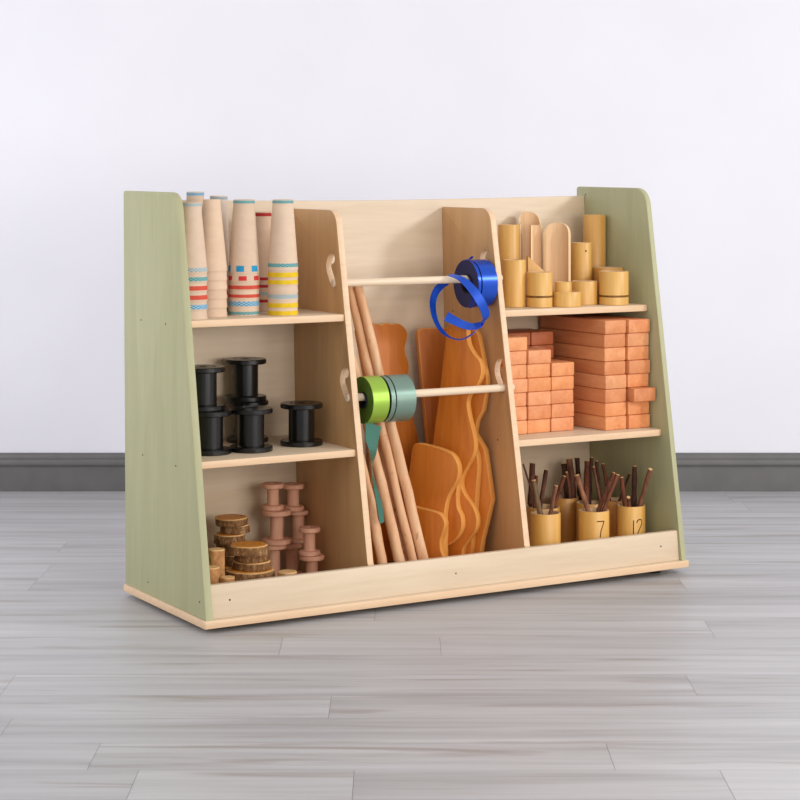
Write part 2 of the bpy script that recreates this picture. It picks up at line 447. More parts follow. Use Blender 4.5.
for x0, lab in ((XL, 'left'), (XR, 'right')):
    out = fillet([(.0305, ZF), (.0305, .104), (ydf(.104), .104), (.1742, .8403), (YBK(.8403)-.0005, .8403), (YBK(ZF)-.0005, ZF)], [0, 0, 0, .036, .004, 0], 10)
    bm = prism(out, T, holes=[hook_slot(*DTOP), hook_slot(*DBOT)], axis='x', bev=.0018, edge_mat=1); bmesh.ops.translate(bm, verts=bm.verts, vec=(x0, 0, 0))
    d = obj('divider', bm, [M['maple_z'], M['maple_edge']], unit); d['label'] = f'{lab} inner divider with two hooked slots'
    if lab == 'right': screw(d, [(XR, .139, .324), (XR, .33, .60)], 'x')
ZTL, ZTR, ZML, ZMR = .619, .613, .337, .329
for xa, xb, ya, zt, lab in ((TL_, XL, Y1, ZTL, 'upper left shelf'), (TL_, XL, Y2, ZML, 'lower left shelf'), (XR+T, W-T, Y1R, ZTR, 'upper right shelf'), (XR+T, W-T, Y2R, ZMR, 'lower right shelf')):
    c = .012 if xa > .5 else .003
    yl = ya if xa < .5 else max(ya, ydf(zt)+.0025)
    bm = prism([(xa, yl), (xb-c, ya), (xb, ya+c*.7), (xb, YBK(zt-SH)), (xa, YBK(zt-SH))], SH, axis='z', bev=.0018, edge_mat=1); bmesh.ops.translate(bm, verts=bm.verts, vec=(0, 0, zt-SH))
    s = obj('shelf', bm, [M['maple_x'], M['maple_edge']], unit); s['label'] = lab
for x, y in ((.06, .05), (W-.06, .05), (.06, D-.05), (W-.06, D-.05)):
    bm = lathe([(0, .0083), (.018, .0083), (.02, .010), (.02, .02), (0, .02)], 20, False); bmesh.ops.translate(bm, verts=bm.verts, vec=(x, y, 0))
    obj('foot', bm, M['rubber'], unit)

# ------------------------------------------------------------------ dowels
def dowel(yz, x1, label):
    x0, x1 = XL-.003, x1
    bm = tube([(x0, 0, 0), (x0+.002, 0, 0), (x1-.002, 0, 0), (x1, 0, 0)], [.0068, .0085, .0085, .0068], 20)
    o = obj('dowel', bm, M['dowel'], None); place(o, 0, yz[0], yz[1]); tag(o, label, 'rod', 'ribbon dowels'); return o
dowel(DTOP, .815, 'pale wooden dowel across the middle bay holding the blue ribbon rolls')
dowel(DBOT, .806, 'pale wooden dowel across the middle bay holding the green ribbon rolls')

# ------------------------------------------------------------------ ribbon rolls
def roll(x0, x1, yz, r, rh, mat, label, edge):
    t = thing('ribbon_roll', label, 'ribbon', 'ribbon rolls on the dowels'); w_ = x1-x0
    zc = yz[1]-(rh-.0087); place(t, x0, yz[0], zc)
    rot = Matrix.Rotation(PI/2, 4, 'Y')
    b = lathe([(rh+.0025, .0030), (r-.006, .0012), (r-.0008, .0), (r, .0006), (r, w_-.0006), (r-.0008, w_), (rh+.0025, w_-.0006)], 64, mats=[1, 1, 0, 0, 0, 1, 1])
    bmesh.ops.transform(b, matrix=rot, verts=b.verts); obj('ribbon_winding', b, [mat, edge], t)
    b = lathe([(rh, 0), (rh+.0024, 0), (rh+.0024, w_), (rh, w_)], 40)
    bmesh.ops.transform(b, matrix=rot, verts=b.verts); obj('core', b, M['spool_core'], t)
    return t
r1 = roll(.7205, .7285, DTOP, .0535, .0190, M['satin_blue'], 'narrow blue satin ribbon roll with a loose curl on the upper dowel', M['edge_blue'])
r2 = roll(.7310, .7720, DTOP, .0535, .0190, M['satin_blue'], 'wide blue satin ribbon roll against the right divider', M['edge_blue'])
r3 = roll(.4195, .4595, DBOT, .0505, .0155, M['satin_lime'], 'lime green satin ribbon roll at the left end of the lower dowel', M['edge_lime'])
r4 = roll(.4645, .4755, DBOT, .0495, .0155, M['satin_teal'], 'narrow grey green ribbon roll between lime roll and wide teal roll', M['edge_teal'])
r5 = roll(.4770, .5255, DBOT, .0505, .0155, M['satin_teal'], 'wide pale teal satin ribbon roll next to bare part of lower dowel', M['edge_teal'])
def unit_to(t, p, x0, yz, rh): return (p[0]-x0, p[1]-yz[0], p[2]-(yz[1]-(rh-.0087)))
def curl(t, x0, rh, pts, ws, wd, yz, mat, name='loose_ribbon'):
    pp = spline([unit_to(t, p, x0, yz, rh) for p in pts], 8); m = len(pp)
    def lerp(arr, i):
        f = i/(m-1)*(len(arr)-1); k = min(int(f), len(arr)-2); u = f-k
        a, b = arr[k], arr[k+1]
        return a*(1-u)+b*u if isinstance(a, (int, float)) else Vector(a).lerp(Vector(b), u)
    return obj(name, strip(pp, [lerp(ws, i) for i in range(m)], [lerp(wd, i) for i in range(m)], .0003), mat, t, angle=60)
A_ = [(.669, .168, .694), (.680, .135, .686), (.697, .115, .662), (.715, .108, .633), (.729, .112, .606), (.724, .118, .590), (.703, .122, .581), (.684, .14, .586), (.655, .16, .603)]
curl(r1, .7205, .0190, A_, [.012, .018, .021, .022, .021, .018, .017, .019, .024], [(1, .2, .3), (1, .1, .4), (1, 0, .5), (1, 0, .35), (1, .1, .1), (.8, .5, .5), (.3, .6, .9), (.2, .5, 1), (.3, .5, 1)], DTOP, M['satin_blue'])
B_ = [(.690, .205, .676), (.674, .204, .672), (.653, .2, .655), (.639, .19, .631), (.632, .17, .600), (.638, .15, .572), (.652, .13, .557), (.674, .12, .555), (.700, .113, .570), (.722, .108, .596)]
curl(r1, .7205, .0190, B_, [.014, .017, .019, .019, .017, .015, .012, .010, .013, .018], [(1, 0, .3), (1, 0, -.2), (1, .2, -.3), (1, .3, 0), (1, .5, .2), (1, .6, .3), (.6, .9, .2), (.4, 1, .2), (.8, .6, .4), (1, .2, .4)], DTOP, M['satin_blue'])
curl(r1, .7205, .0190, [(.7205, .176, .7265), (.7200, .163, .7285), (.719, .152, .7345)], [.010, .009, .006], [(1, 0, 0)]*3, DTOP, M['satin_blue'], 'ribbon_end')
curl(r1, .7205, .0190, [(.712, .150, .620), (.708, .136, .632), (.702, .124, .648)], [.008, .008, .006], [(1, 0, 0)]*3, DTOP, M['satin_blue'], 'ribbon_end')
T_ = [(0.4414, 0.1080, 0.3844), (0.4321, 0.0980, 0.3520), (0.4278, 0.0860, 0.3219), (0.4253, 0.0860, 0.2902), (0.4357, 0.0870, 0.2468), (0.4460, 0.0880, 0.2076), (0.4509, 0.0880, 0.1752)]
curl(r3, .4195, .0155, T_, [.050, .040, .026, .015, .014, .015, .013], [(1, .3, 0), (1, .4, .1), (1, .7, .1), (.7, 1, .1), (1, .5, .1), (1, .2, 0), (1, .2, .2)], DBOT, M['satin_tail'], 'hanging_ribbon')

# ------------------------------------------------------------------ nested paper cones on the upper left shelf
def cone_proto(r0, r1, h, th=.0011):
    return lathe([(r0, 0), (r1, h-.001), (r1-.0003, h), (r1-th+.0001, h), (r1-th, h-.001), (r0-th, 0)], 44)
def band_mesh(r0, r1, h, za, zb, off=.0003):
    f = lambda z: r0+(r1-r0)*z/h
    return lathe([(f(za)-.0002, za), (f(za)+off, za), (f(zb)+off, zb), (f(zb)-.0002, zb)], 64)
def squares_mesh(r0, r1, h, za, zb, count, frac, ph):
    f = lambda z: r0+(r1-r0)*z/h; bm = bmesh.new()
    for s in range(count):
        a0 = ph+2*PI*s/count; a1 = a0+2*PI/count*frac; g = []
        for k in range(6):
            a = a0+(a1-a0)*k/5
            g.append([bm.verts.new((math.cos(a)*r, math.sin(a)*r, z)) for r, z in ((f(za)+.0004, za), (f(zb)+.0004, zb), (f(zb)-.0002, zb), (f(za)-.0002, za))])
        for p, q in zip(g, g[1:]):
            for k in range(4): bm.faces.new((p[k], p[(k+1) % 4], q[(k+1) % 4], q[k]))
        bm.faces.new(g[0]); bm.faces.new(g[-1])
    return bm
ORD = ['topmost', 'second', 'third', 'fourth', 'fifth', 'sixth', 'seventh', 'eighth']
NAMES = {'b_grey': 'grey checked band', 'b_teal': 'teal checked band', 'b_blue': 'blue checked band', 'b_red': 'red band', 'b_dkred': 'dark red band', 'b_yellow': 'yellow band', 'b_cyan': 'blue squares', 'b_squarered': 'red squares', None: 'no band'}
CONES = {}
def cone_stack(x, y, r0, r1, h, pitch, bands, top, desc, tint=(1, 1, 1), lean=(0, 0), where='upper left shelf'):
    n = len(bands)
    key = (r0, r1, h)
    Rl = Matrix.Rotation(lean[0], 4, 'X') @ Matrix.Rotation(lean[1], 4, 'Y')
    for i, bd in enumerate(bands):                 # from the top of the stack down
        name = bd[0] if bd else None
        t = thing('paper_cone', f'{ORD[i]} paper cone of {desc}, {NAMES[name]}', 'cone', 'nested paper cones on the upper left shelf')
        if i == 0: t['label'] = f'topmost paper cone of {desc}, full height showing'
        z = ZTL+pitch*(n-1-i)+.0002
        rot = Rl @ Matrix.Rotation(-YAW, 4, 'Z')
        off = Rl @ Vector((0, 0, z-ZTL))
        place(t, x+off.x, y+off.y, ZTL+off.z+(abs(math.sin(lean[1]))+abs(math.sin(lean[0])))*r0, rot=rot)
        if key not in CONES:
            c = obj('cone_wall', cone_proto(r0, r1, h, min(.0011, .75*pitch*(r0-r1)/h)), M['cone'], t); CONES[key] = c
        else:
            c = CONES[key].copy(); COL.objects.link(c); c.parent = t
        f = random.uniform(.95, 1.03); c.color = (tint[0]*f, tint[1]*f, tint[2]*f, 1)
        if bd:
            if name in ('b_cyan', 'b_squarered'):
                obj('printed_squares', squares_mesh(r0, r1, h, bd[1], bd[2], 6, .50, -PI/2-.44+bd[3]), M[name], t)
            else:
                obj('band', band_mesh(r0, r1, h, bd[1], bd[2]), M[name], t)
        if i == 0 and top:
            obj('rim_band', band_mesh(r0, r1, h, h-.008 if top != 'b_dkred' else h-.009, h-.002), M[top], t)
lo = .0025
cone_stack(.0498, .178, .0325, .0187, .145, .0192, [('b_grey', lo, .0105), ('b_teal', lo, .0105), ('b_red', lo, .0115), ('b_red', lo, .0115), ('b_blue', .0022, .0112), None], 'b_grey', 'the front stack beside the green end panel')
cone_stack(.1142, .220, .0330, .0180, .150, .0192, [None]*6, None, 'the plain front stack without bands', (1.02, .985, .95))
cone_stack(.1918, .225, .0332, .0222, .156, .0178, [('b_cyan', .004, .0165, .0), ('b_squarered', .003, .0125, .17), ('b_red', lo, .0105), ('b_red', lo, .0095), ('b_blue', lo, .0125), ('b_teal', lo, .0085)], 'b_teal', 'the front stack topped with blue squares')
cone_stack(.2645, .186, .0325, .0215, .149, .0160, [('b_teal', .0065, .0140), ('b_yellow', .001, .011), ('b_yellow', .002, .011), None, ('b_grey', .004, .0125), ('b_yellow', .001, .0105), ('b_yellow', .0008, .010)], 'b_teal', 'the yellow banded front stack')
cone_stack(.1205, .3165, .0250, .0185, .159, .0170, [('b_blue', lo, .0105), ('b_grey', lo, .0105), ('b_red', lo, .0105), None, ('b_teal', lo, .0105), ('b_red', lo, .0105), None], 'b_blue', 'the rear stack with a blue rim')
cone_stack(.1765, .3185, .0244, .0185, .180, .0180, [('b_grey', lo, .0105), None, ('b_red', lo, .0105), None, ('b_teal', lo, .0105)], 'b_grey', 'the pale rear stack behind the plain stack', (1.06, 1.16, 1.30))
cone_stack(.2785, .3130, .0305, .0195, .152, .0160, [('b_dkred', .004, .0105), ('b_dkred', .004, .0105), ('b_grey', .004, .0105), ('b_dkred', .004, .0105), None], 'b_dkred', 'the dark red rimmed rear stack', (.94, .88, .84))

# ------------------------------------------------------------------ black spools on the lower left shelf
def spool_bm(rf, rc, h, tf, hole, n=48):
    bv = .0016
    return lathe([(hole, .0), (rf-bv, 0), (rf, bv), (rf, tf-bv), (rf-bv, tf), (rc+.0015, tf), (rc, tf+.0015), (rc, h-tf-.0015), (rc+.0015, h-tf),
                  (rf-bv, h-tf), (rf, h-tf+bv), (rf, h-bv), (rf-bv, h), (rc*.92, h), (rc*.9, h-.0018), (hole+.004, h-.0018), (hole+.003, h), (hole, h)], n)
bs = None
def black_spool(x, y, z, label):
    global bs
    if bs is None:
        t = thing('thread_spool', label, 'spool', 'black spools on the lower left shelf')
        obj('spool_body', spool_bm(.0458, .0280, .0900, .0105, .008), M['black_plastic'], t)
        b = lathe([(.0125, .0881), (.0225, .0881), (.0225, .0897), (.0215, .0901), (.0135, .0901), (.0125, .0897)], 40)
        obj('hub_ring', b, M['black_plastic'], t); bs = t
    else:
        t = copy_tree(bs); t['label'] = label
    place(t, x, y, z, random.uniform(0, 3)); return t
HS = .0902
black_spool(.0940, .186, ZML, 'black spool standing on the shelf next to the green end panel')
black_spool(.0855, .199, ZML+HS, 'black spool on top of the stack next to the green end panel')
black_spool(.1855, .178, ZML, 'black spool in the middle front, below and before the highest spool')
black_spool(.242, .312, ZML, 'black spool mostly hidden at the back under the highest spool')
black_spool(.236, .310, ZML+HS, 'highest black spool, stacked at the back of the lower left shelf')
black_spool(.319, .205, ZML, 'black spool standing alone on the right of the lower left shelf')

# ------------------------------------------------------------------ rosy wooden spools in the lower left bay
def wood_spool(x, y, z, rf, rc, h, tf, label):
    o = obj('wooden_spool', lathe([(.006, 0), (rf-.002, 0), (rf, .002), (rf, tf-.002), (rf-.002, tf), (rc+.001, tf+.001), (rc, tf+.003), (rc, h-tf-.003), (rc+.001, h-tf-.001),
                   (rf-.002, h-tf), (rf, h-tf+.002), (rf, h-.002), (rf-.002, h), (.006, h)], 36), M['pink_wood'])
    place(o, x, y, z, random.uniform(0, 6)); tag(o, label, 'spool', 'rosy wooden spools in the lower left bay'); return o
z = ZF+DZ(.29)+.0004; X, Y = .2965, .286
wood_spool(X-.003, Y, z, .0285, .0135, .0790, .010, 'bottom rosy wooden spool of the left stack of three'); z += .0792
wood_spool(X+.002, Y-.003, z, .0320, .0145, .0735, .0110, 'wide rosy wooden spool in the middle of the left stack of three'); z += .0737
wood_spool(X-.005, Y+.002, z, .0242, .0128, .0575, .0105, 'top rosy wooden spool of the left stack of three'); 
z = ZF+DZ(.35)+.0004; X, Y = .354, .300
wood_spool(X-.009, Y, z, .0225, .0135, .0730, .010, 'bottom rosy wooden spool of the rear right stack of three'); z += .0732
wood_spool(X+.007, Y+.001, z, .0225, .0128, .0700, .009, 'middle rosy wooden spool of the rear right stack of three'); z += .0702
wood_spool(X-.003, Y+.006, z, .0240, .0132, .0585, .0105, 'top rosy wooden spool of the rear right stack of three')
z = ZF+DZ(.34)+.0004; X, Y = .340, .205
wood_spool(X+.004, Y, z, .0270, .0128, .0630, .0100, 'lower rosy wooden spool of the short front stack of two'); z += .0632
wood_spool(X-.002, Y, z, .0235, .0128, .0600, .0100, 'upper rosy wooden spool of the short front stack of two')

# ------------------------------------------------------------------ wood slices and logs
def slab(name, r, h, seed, label, cat, group, face, barkm, taper=1.0, squash=1.0):
    t = thing(name, label, cat, group); n = 40; R0 = jitter_outline(r, seed, n, .07); R1 = jitter_outline(r*taper, seed+.5, n, .07)
    R1 = [a*.75*taper+b*.25 for a, b in zip(R0, R1)]
    rnd_ = random.Random(seed); bm = bmesh.new(); rings = []
    for k, f in enumerate((0, .08, .35, .65, 1-.0018/h, 1)):
        ring = []
        for i in range(n):
            a = 2*PI*i/n; q = R0[i]*(1-f)+R1[i]*f
            q *= (.97 if k in (0, 5) else 1.0)+rnd_.uniform(-.018, .018)*(k not in (0, 5))
            ring.append(bm.verts.new((q*math.cos(a), q*math.sin(a)*squash, h*f)))
        rings.append(ring)
    for k, (a, b) in enumerate(zip(rings, rings[1:])):
        for i in range(n): bm.faces.new((a[i], a[(i+1) % n], b[(i+1) % n], b[i])).material_index = 1 if k == 4 else 0
    bm.faces.new(rings[0][::-1]); bm.faces.new(rings[-1]).material_index = 1
    obj('bark', bm, [barkm, M['slice_pale']], t, angle=50)
    bm = bmesh.new(); zt = h+.0004
    a = [bm.verts.new((.935*R1[i]*math.cos(2*PI*i/n), .935*R1[i]*math.sin(2*PI*i/n)*squash, h-.0005)) for i in range(n)]
    b = [bm.verts.new((v.co.x, v.co.y, zt)) for v in a]
    for i in range(n): bm.faces.new((a[i], a[(i+1) % n], b[(i+1) % n], b[i]))
    bm.faces.new(b); bm.faces.new(a[::-1])
    obj('cut_face', bm, face, t, angle=50); return t
G = 'wood slices and log rounds in the lower left bay'
x0, y0 = .160, .130
z = ZF+DZ(.16)+.0004
for i, (r, h, dx, tp, lab) in enumerate(((.0420, .0210, .006, 1, 'lowest wood slice of the front stack, behind the maple rail'), (.0440, .0200, .004, 1, 'fifth wood slice from the top of the front stack'),
        (.0525, .0225, .002, .95, 'widest wood slice of the front stack, fourth from the top'), (.0405, .0165, .006, .95, 'third wood slice from the top of the front stack'),
        (.0365, .0155, .005, 1.0, 'pale barked wood slice, second from the top of the front stack'), (.0425, .0180, -.003, .88, 'topmost wood slice of the front stack with a honey coloured face'))):
    t = slab('wood_slice', r, h, 20+i, lab, 'wood slice', G, M['slice_face'], M['bark'], tp); place(t, x0+dx, y0+dx*.5, z, i*1.3); z += h+.0006
x0, y0 = .180, .262; z = ZF+DZ(.18)+.0004
for i, (r, h, dx, tp, lab) in enumerate(((.034, .025, 0, 1, 'lowest wood slice of the rear stack, hidden behind the front stack'), (.035, .024, -.004, 1, 'sixth wood slice from the top of the rear stack'), (.033, .023, .003, 1, 'fifth wood slice from the top of the rear stack'),
        (.036, .0225, .004, 1, 'fourth wood slice from the top of the rear stack'), (.0345, .0200, -.006, .95, 'third wood slice from the top of the rear stack'), (.0335, .0165, .010, .93, 'second wood slice from the top of the rear stack'), (.0345, .0165, -.002, 1.05, 'topmost wood slice of the rear stack against the back panel'))):
    t = slab('wood_slice', r, h, 40+i, lab, 'wood slice', G, M['slice_face'], M['bark'], tp); place(t, x0+dx, y0+dx*.5, z, i*2.1); z += h+.0006
for i, (x, y, r, h, lab) in enumerate(((.078, .118, .0165, .116, 'tall thin log standing beside the wood slices'), (.047, .075, .0165, .090, 'short log half hidden by the green end panel'),
        (.074, .056, .0145, .070, 'small pale log round just behind the rail at the left'), (.056, .170, .0155, .125, 'reddish log behind the tall thin log'),
        (.216, .070, .0200, .064, 'pale log round showing only its top behind the rail'))):
    t = slab('log_round', r, h, 60+i, lab, 'log', G, M['slice_pale'], M['bark_pale']); place(t, x, y, ZF+DZ(x)+.0004, i*1.1)

# ------------------------------------------------------------------ bamboo on the upper right shelf
def bamboo(name, x, y, z, r, h, label, cat, group, node=None, tint=(1, 1, 1), wall=.0045, solid=False, tilt=None, dot=None, n=44):
    t = thing(name, label, cat, group)
    depth = h-.012 if not solid else .001
    bm = lathe([(0, .0003), (r-.001, .0003), (r, .001), (r, h-.001), (r-.0006, h), (r-wall, h), (r-wall-.0005, h-.001), (r-wall-.0005, h-depth), (0, h-depth)], n, False, mats=[0, 0, 0, 0, 1, 1, 1, 1])
    b = obj('bamboo_tube', bm, [M['bamboo'], M['bamboo_in']], t); b.color = (*tint, 1)
    if node:
        q = obj('node_ring', lathe([(r-.0004, node-.0025), (r+.0006, node-.0018), (r+.0010, node), (r+.0004, node+.0008), (r+.0006, node+.002), (r-.0004, node+.003)], n), [M['bamboo_node']], t)
    if dot:
        b2 = lathe([(0, -.0004), (.0022, -.0004), (.0022, .0004), (0, .0004)], 10, False)
        a, zz = dot
        bmesh.ops.transform(b2, matrix=Matrix.Translation((r*math.cos(a), r*math.sin(a), zz)) @ Matrix.Rotation(a, 4, 'Z') @ Matrix.Rotation(PI/2, 4, 'Y'), verts=b2.verts)
        obj('worm_hole', b2, M['hole'], t)
    place(t, x, y, z, -YAW); return t
GB = 'bamboo pieces on the upper right shelf'
Z = ZTR
bamboo('bamboo_tube_block', .8725, .217, Z, .0270, .108, 'front bamboo tube standing against the right divider', 'bamboo tube', GB, tint=(1.05, 1.04, .98))
bamboo('bamboo_tube_block', .9100, .296, Z, .0250, .186, 'tall bamboo tube behind the front tube by the right divider', 'bamboo tube', GB)
bamboo('bamboo_tube_block', .9208, .1845, Z, .0298, .080, 'short bamboo tube with a dark ring near its base, front left', 'bamboo tube', GB, node=.0245, tint=(1.05, 1.04, .98), solid=True)
bamboo('bamboo_ring_block', .9860, .170, Z, .0340, .0345, 'low wide bamboo ring at the front middle of the upper right shelf', 'bamboo ring', GB, tint=(1.05, 1.05, 1), wall=.0035)
bamboo('bamboo_ring_block', .9780, .171, Z+.0128, .0190, .0440, 'small bamboo cup sitting inside the low bamboo ring', 'bamboo cup', GB, tint=(1.05, 1.05, 1), wall=.003)
bamboo('bamboo_tube_block', 1.0600, .205, Z, .0310, .055, 'short bamboo tube between the low ring and the ringed tube', 'bamboo tube', GB, tint=(1, .98, .94), solid=True)
bamboo('bamboo_tube_block', 1.1170, .166, Z, .0345, .078, 'wide bamboo tube with a ring near its base, front right', 'bamboo tube', GB, node=.0205, tint=(1.04, 1.03, .98))
bamboo('bamboo_tube_block', 1.1490, .232, Z, .0350, .083, 'darker wide bamboo tube behind the ringed front right tube', 'bamboo tube', GB, tint=(.9, .84, .76))
bamboo('bamboo_tube_block', 1.0900, .258, Z, .0250, .142, 'bamboo tube with a small dark dot, behind the short tube', 'bamboo tube', GB, tint=(1, .97, .9), solid=True, dot=(-PI/2+.35, .123))
bamboo('bamboo_tube_block', 1.1570, .2985, Z, .0272, .206, 'tallest bamboo tube in the corner beside the green end panel', 'bamboo tube', GB, tint=(.96, .9, .82))
def half_bamboo(h, r, arc, th, round_top, n=22, m=26):
    """a split length of bamboo with a rounded end; concave side faces -y"""
    bm = bmesh.new(); outer, inner = [], []
    for j in range(m+1):
        v = j/m; ro, ri = [], []
        zc = (h-r*.95)*v/.5 if round_top and v < .5 else (h-r*.95+r*.95*math.sin((v-.5)*PI) if round_top else h*v); fr = 1.0
        if round_top and zc > h-r*.95:
            u = (zc-(h-r*.95))/(r*.95); fr = math.sqrt(max(1-u*u, .0009))
        for i in range(n+1):
            a = (i/n-.5)*arc*fr
            ro.append(bm.verts.new((math.sin(a)*r, math.cos(a)*r, zc))); ri.append(bm.verts.new((math.sin(a)*(r-th), math.cos(a)*(r-th), zc)))
        outer.append(ro); inner.append(ri)
    for j in range(m):
        for i in range(n):
            bm.faces.new((outer[j][i], outer[j][i+1], outer[j+1][i+1], outer[j+1][i])).material_index = 0
            bm.faces.new((inner[j][i], inner[j+1][i], inner[j+1][i+1], inner[j][i+1])).material_index = 1
        for i in (0, n): bm.faces.new((outer[j][i], outer[j+1][i], inner[j+1][i], inner[j][i])).material_index = 2
    for j in (0, m):
        for i in range(n): bm.faces.new((outer[j][i], outer[j][i+1], inner[j][i+1], inner[j][i])).material_index = 2
    return bm
def half(x, y, z, h, r, arc, th, rt, rz, label, tilt=0.0, roll_=0.0, tint=(1, 1, 1)):
    o = obj('split_bamboo', half_bamboo(h, r, arc, th, rt), [M['bamboo'], M['bamboo_in'], M['bamboo_rim']], None, angle=45)
    place(o, x, y, z, rot=Matrix.Rotation(rz, 4, 'Z') @ Matrix.Rotation(tilt, 4, 'X') @ Matrix.Rotation(roll_, 4, 'Y')); o.color = (*tint, 1)
    tag(o, label, 'split bamboo', GB); return o
half(.997, .225, Z+.0005, .190, .0335, 2.5, .0055, True, -YAW-.12, 'broad rounded split bamboo with its pale hollow side forward')
half(.990, .318, Z+.0005, .214, .0310, 2.4, .0050, True, -YAW+.35, 'pale rounded split bamboo at the back near the back panel')
half(.966, .256, Z+.0005, .184, .0200, 2.6, .0045, False, -YAW+.75, 'narrow square ended split bamboo between the two rounded ones')
half(.958, .293, Z+.0005, .186, .0200, 1.6, .0035, False, -YAW+1.35, 'thin split bamboo seen edge on beside the tall left tube')
# slanting piece standing behind the ringed tube
o = obj('bamboo_wedge', prism([(0, 0), (.064, 0), (.064, .052), (.058, .066), (0, .114)], .010, axis='y', bev=.0012), M['bamboo']); o.color = (1, .96, .9, 1)
place(o, .922, .2330, Z+.0002, -YAW+.40); tag(o, 'slanting cut bamboo piece behind the short tube with dark ring', 'bamboo wedge', GB)

# ------------------------------------------------------------------ wooden bricks on the lower right shelf
BW, BH = .0637, .0313
PROTO = {}
def brick(x, y, z, L, label, tint, rz=0.0, group='wooden bricks on the lower right shelf'):
    if L not in PROTO:
        o = obj('wooden_brick', box(0, BW-.0008, 0, L, 0, BH, bev=.0034), M['brick']); PROTO[L] = o
    else:
        o = PROTO[L].copy(); COL.objects.link(o)
    place(o, x, y, z, rz); o.color = (*tint, 1); tag(o, label, 'brick', group); return o
ROWS = ['bottom', 'second', 'third', 'fourth', 'fifth', 'sixth', 'seventh', 'eighth']
R = random.Random(3)
PAL = [(1, .98, .95), (1.0, .88, .80), (.92, .80, .72), (1.03, .96, .86), (.98, .86, .74), (1.05, 1.0, .98), (.88, .74, .64), (1.04, .90, .76)]
def rowname(i): return 'bottom row' if i == 0 else f'{ROWS[i]} row up'
SP = .0315
for i in range(8):
    for c, xx in enumerate((1.0515, 1.1175)):
        tint = R.choice(PAL); dx = R.uniform(-.0012, .0012); dy = R.uniform(-.003, .003); rz = R.uniform(-.008, .008)
        where = 'in the tall pile' if c == 0 else 'in the column nearest the green end panel'
        lab = f'long wooden brick of the tall pile, {rowname(i)}, ' + ('left column' if c == 0 else 'right column')
        if c == 1: dx = abs(dx)
        if c == 1 and i == 2: dx, dy, rz, lab = .0020, -.019, -0.01, 'wooden brick jutting out to the right of the tall pile'
        if c == 0: rz = .055+abs(rz); dx = -abs(dx)
        else: rz = .035 if i != 2 else rz
        Lb = .246 if not (c == 1 and i == 2) else .1149
        brick(xx+dx, .110+dy, ZMR+.0003+SP*i, Lb, lab, tint, rz)
for c, (xx, n) in enumerate(((.8035, 7), (.8685, 6), (.9335, 5))):
    cn = ('column next to the right divider', 'middle front column', 'column beside the tall pile')[c]
    for i in range(n):
        brick(xx+R.uniform(-.0006, .0006), .153+R.uniform(-.0025, .0025), ZMR+.0003+SP*i, .085, f'light wooden brick in the front {cn}, {rowname(i)}' if c != 1 else f'light wooden brick in the {cn}, {rowname(i)}', R.choice([(1.08, 1.06, 1.0), (1.08, 1.02, .94), (1.08, 1.0, .88), (1.07, 1.02, 1.02), (1.0, .88, .82), (1.04, .90, .74)]))
for c, xx in enumerate((.8770, .9420)):
    cn = ('left rear column', 'right rear column')[c]
    for i in range(7):
        brick(xx, .248+R.uniform(-.001, .002), ZMR+.0003+SP*i, .105, f'reddish wooden brick in the {cn}, {rowname(i)}', (.62, .42, .36))

# ------------------------------------------------------------------ bamboo cups of twigs in the lower right bay
CUPS = {}
def number(t, kind, r, z0, ang):
    """burnt digits as strokes on the wall of the cup"""
    strokes = {'7': [[(-.0075, .017), (.0085, .017), (.0070, .013), (.0010, -.003), (-.0005, -.016)]],
               '12': [[(-.0095, .016), (-.0100, .000), (-.0100, -.017)],
                      [(-.0030, .010), (-.0015, .0145), (.0040, .0170), (.0088, .0140), (.0088, .0080), (.0050, .0000), (.0002, -.0095), (-.0015, -.0165), (.0050, -.0160), (.0100, -.0165)]]}[kind]
    bm = bmesh.new()
    for s in strokes:
        pts = spline(s, 5) if len(s) > 5 else [Vector(a).lerp(Vector(b), k/5) for a, b in zip(s, s[1:]) for k in range(5)]+[Vector(s[-1])]
        tube([((r-.0002)*math.cos(ang+1.15*p.x/r), (r-.0002)*math.sin(ang+1.15*p.x/r), z0+1.1*p.y) for p in pts], .0012, 6, bm=bm)
    obj('burnt_number', bm, M['engrave'], t)
def cup(x, y, r, h, label, tint, digits=None):
    t = bamboo('bamboo_cup', x, y, ZF+DZ(x)+.0004, r, h, label, 'cup', 'bamboo cups of twigs in the lower right bay', tint=tint, wall=.0040)
    if digits: number(t, digits[0], r, digits[1]-ZF, digits[2])
    return t
HC = .114
DEF = {'P1': (.906, .138, .0340, HC, (1.08, 1.03, .86)), 'P7': (1.020, .110, .0350, HC, (1.08, 1.03, .86)), 'P12': (1.133, .120, .0325, HC, (1.08, 1.03, .86)),
       'Q1': (.945, .206, .0385, HC, (1.02, .98, .88)), 'Q2': (1.052, .272, .0330, HC+.004, (.95, .82, .66)), 'Q3': (1.072, .196, .0330, HC, (.97, .86, .70)), 'Q4': (1.146, .200, .0330, HC, (.92, .74, .58))}
LAB = {'P1': 'front bamboo cup beside the right divider, holding an olive twig', 'P7': 'front bamboo cup marked 7 holding brown twigs', 'P12': 'front bamboo cup marked 12 near the green end panel',
       'Q1': 'bamboo cup half hidden behind the front cup by the divider', 'Q2': 'rearmost bamboo cup of dark twigs by the back panel', 'Q3': 'bamboo cup directly behind the cup marked 7', 'Q4': 'orange toned bamboo cup behind the cup marked 12'}
for k, (x, y, r, h, tint) in DEF.items():
    CUPS[k] = cup(x, y, r, h, LAB[k], tint, {'P7': ('7', .1095, -PI/2+.34), 'P12': ('12', .1015, -PI/2+.40)}.get(k))
CAMP = (-1.6612, -3.6196, .9303)
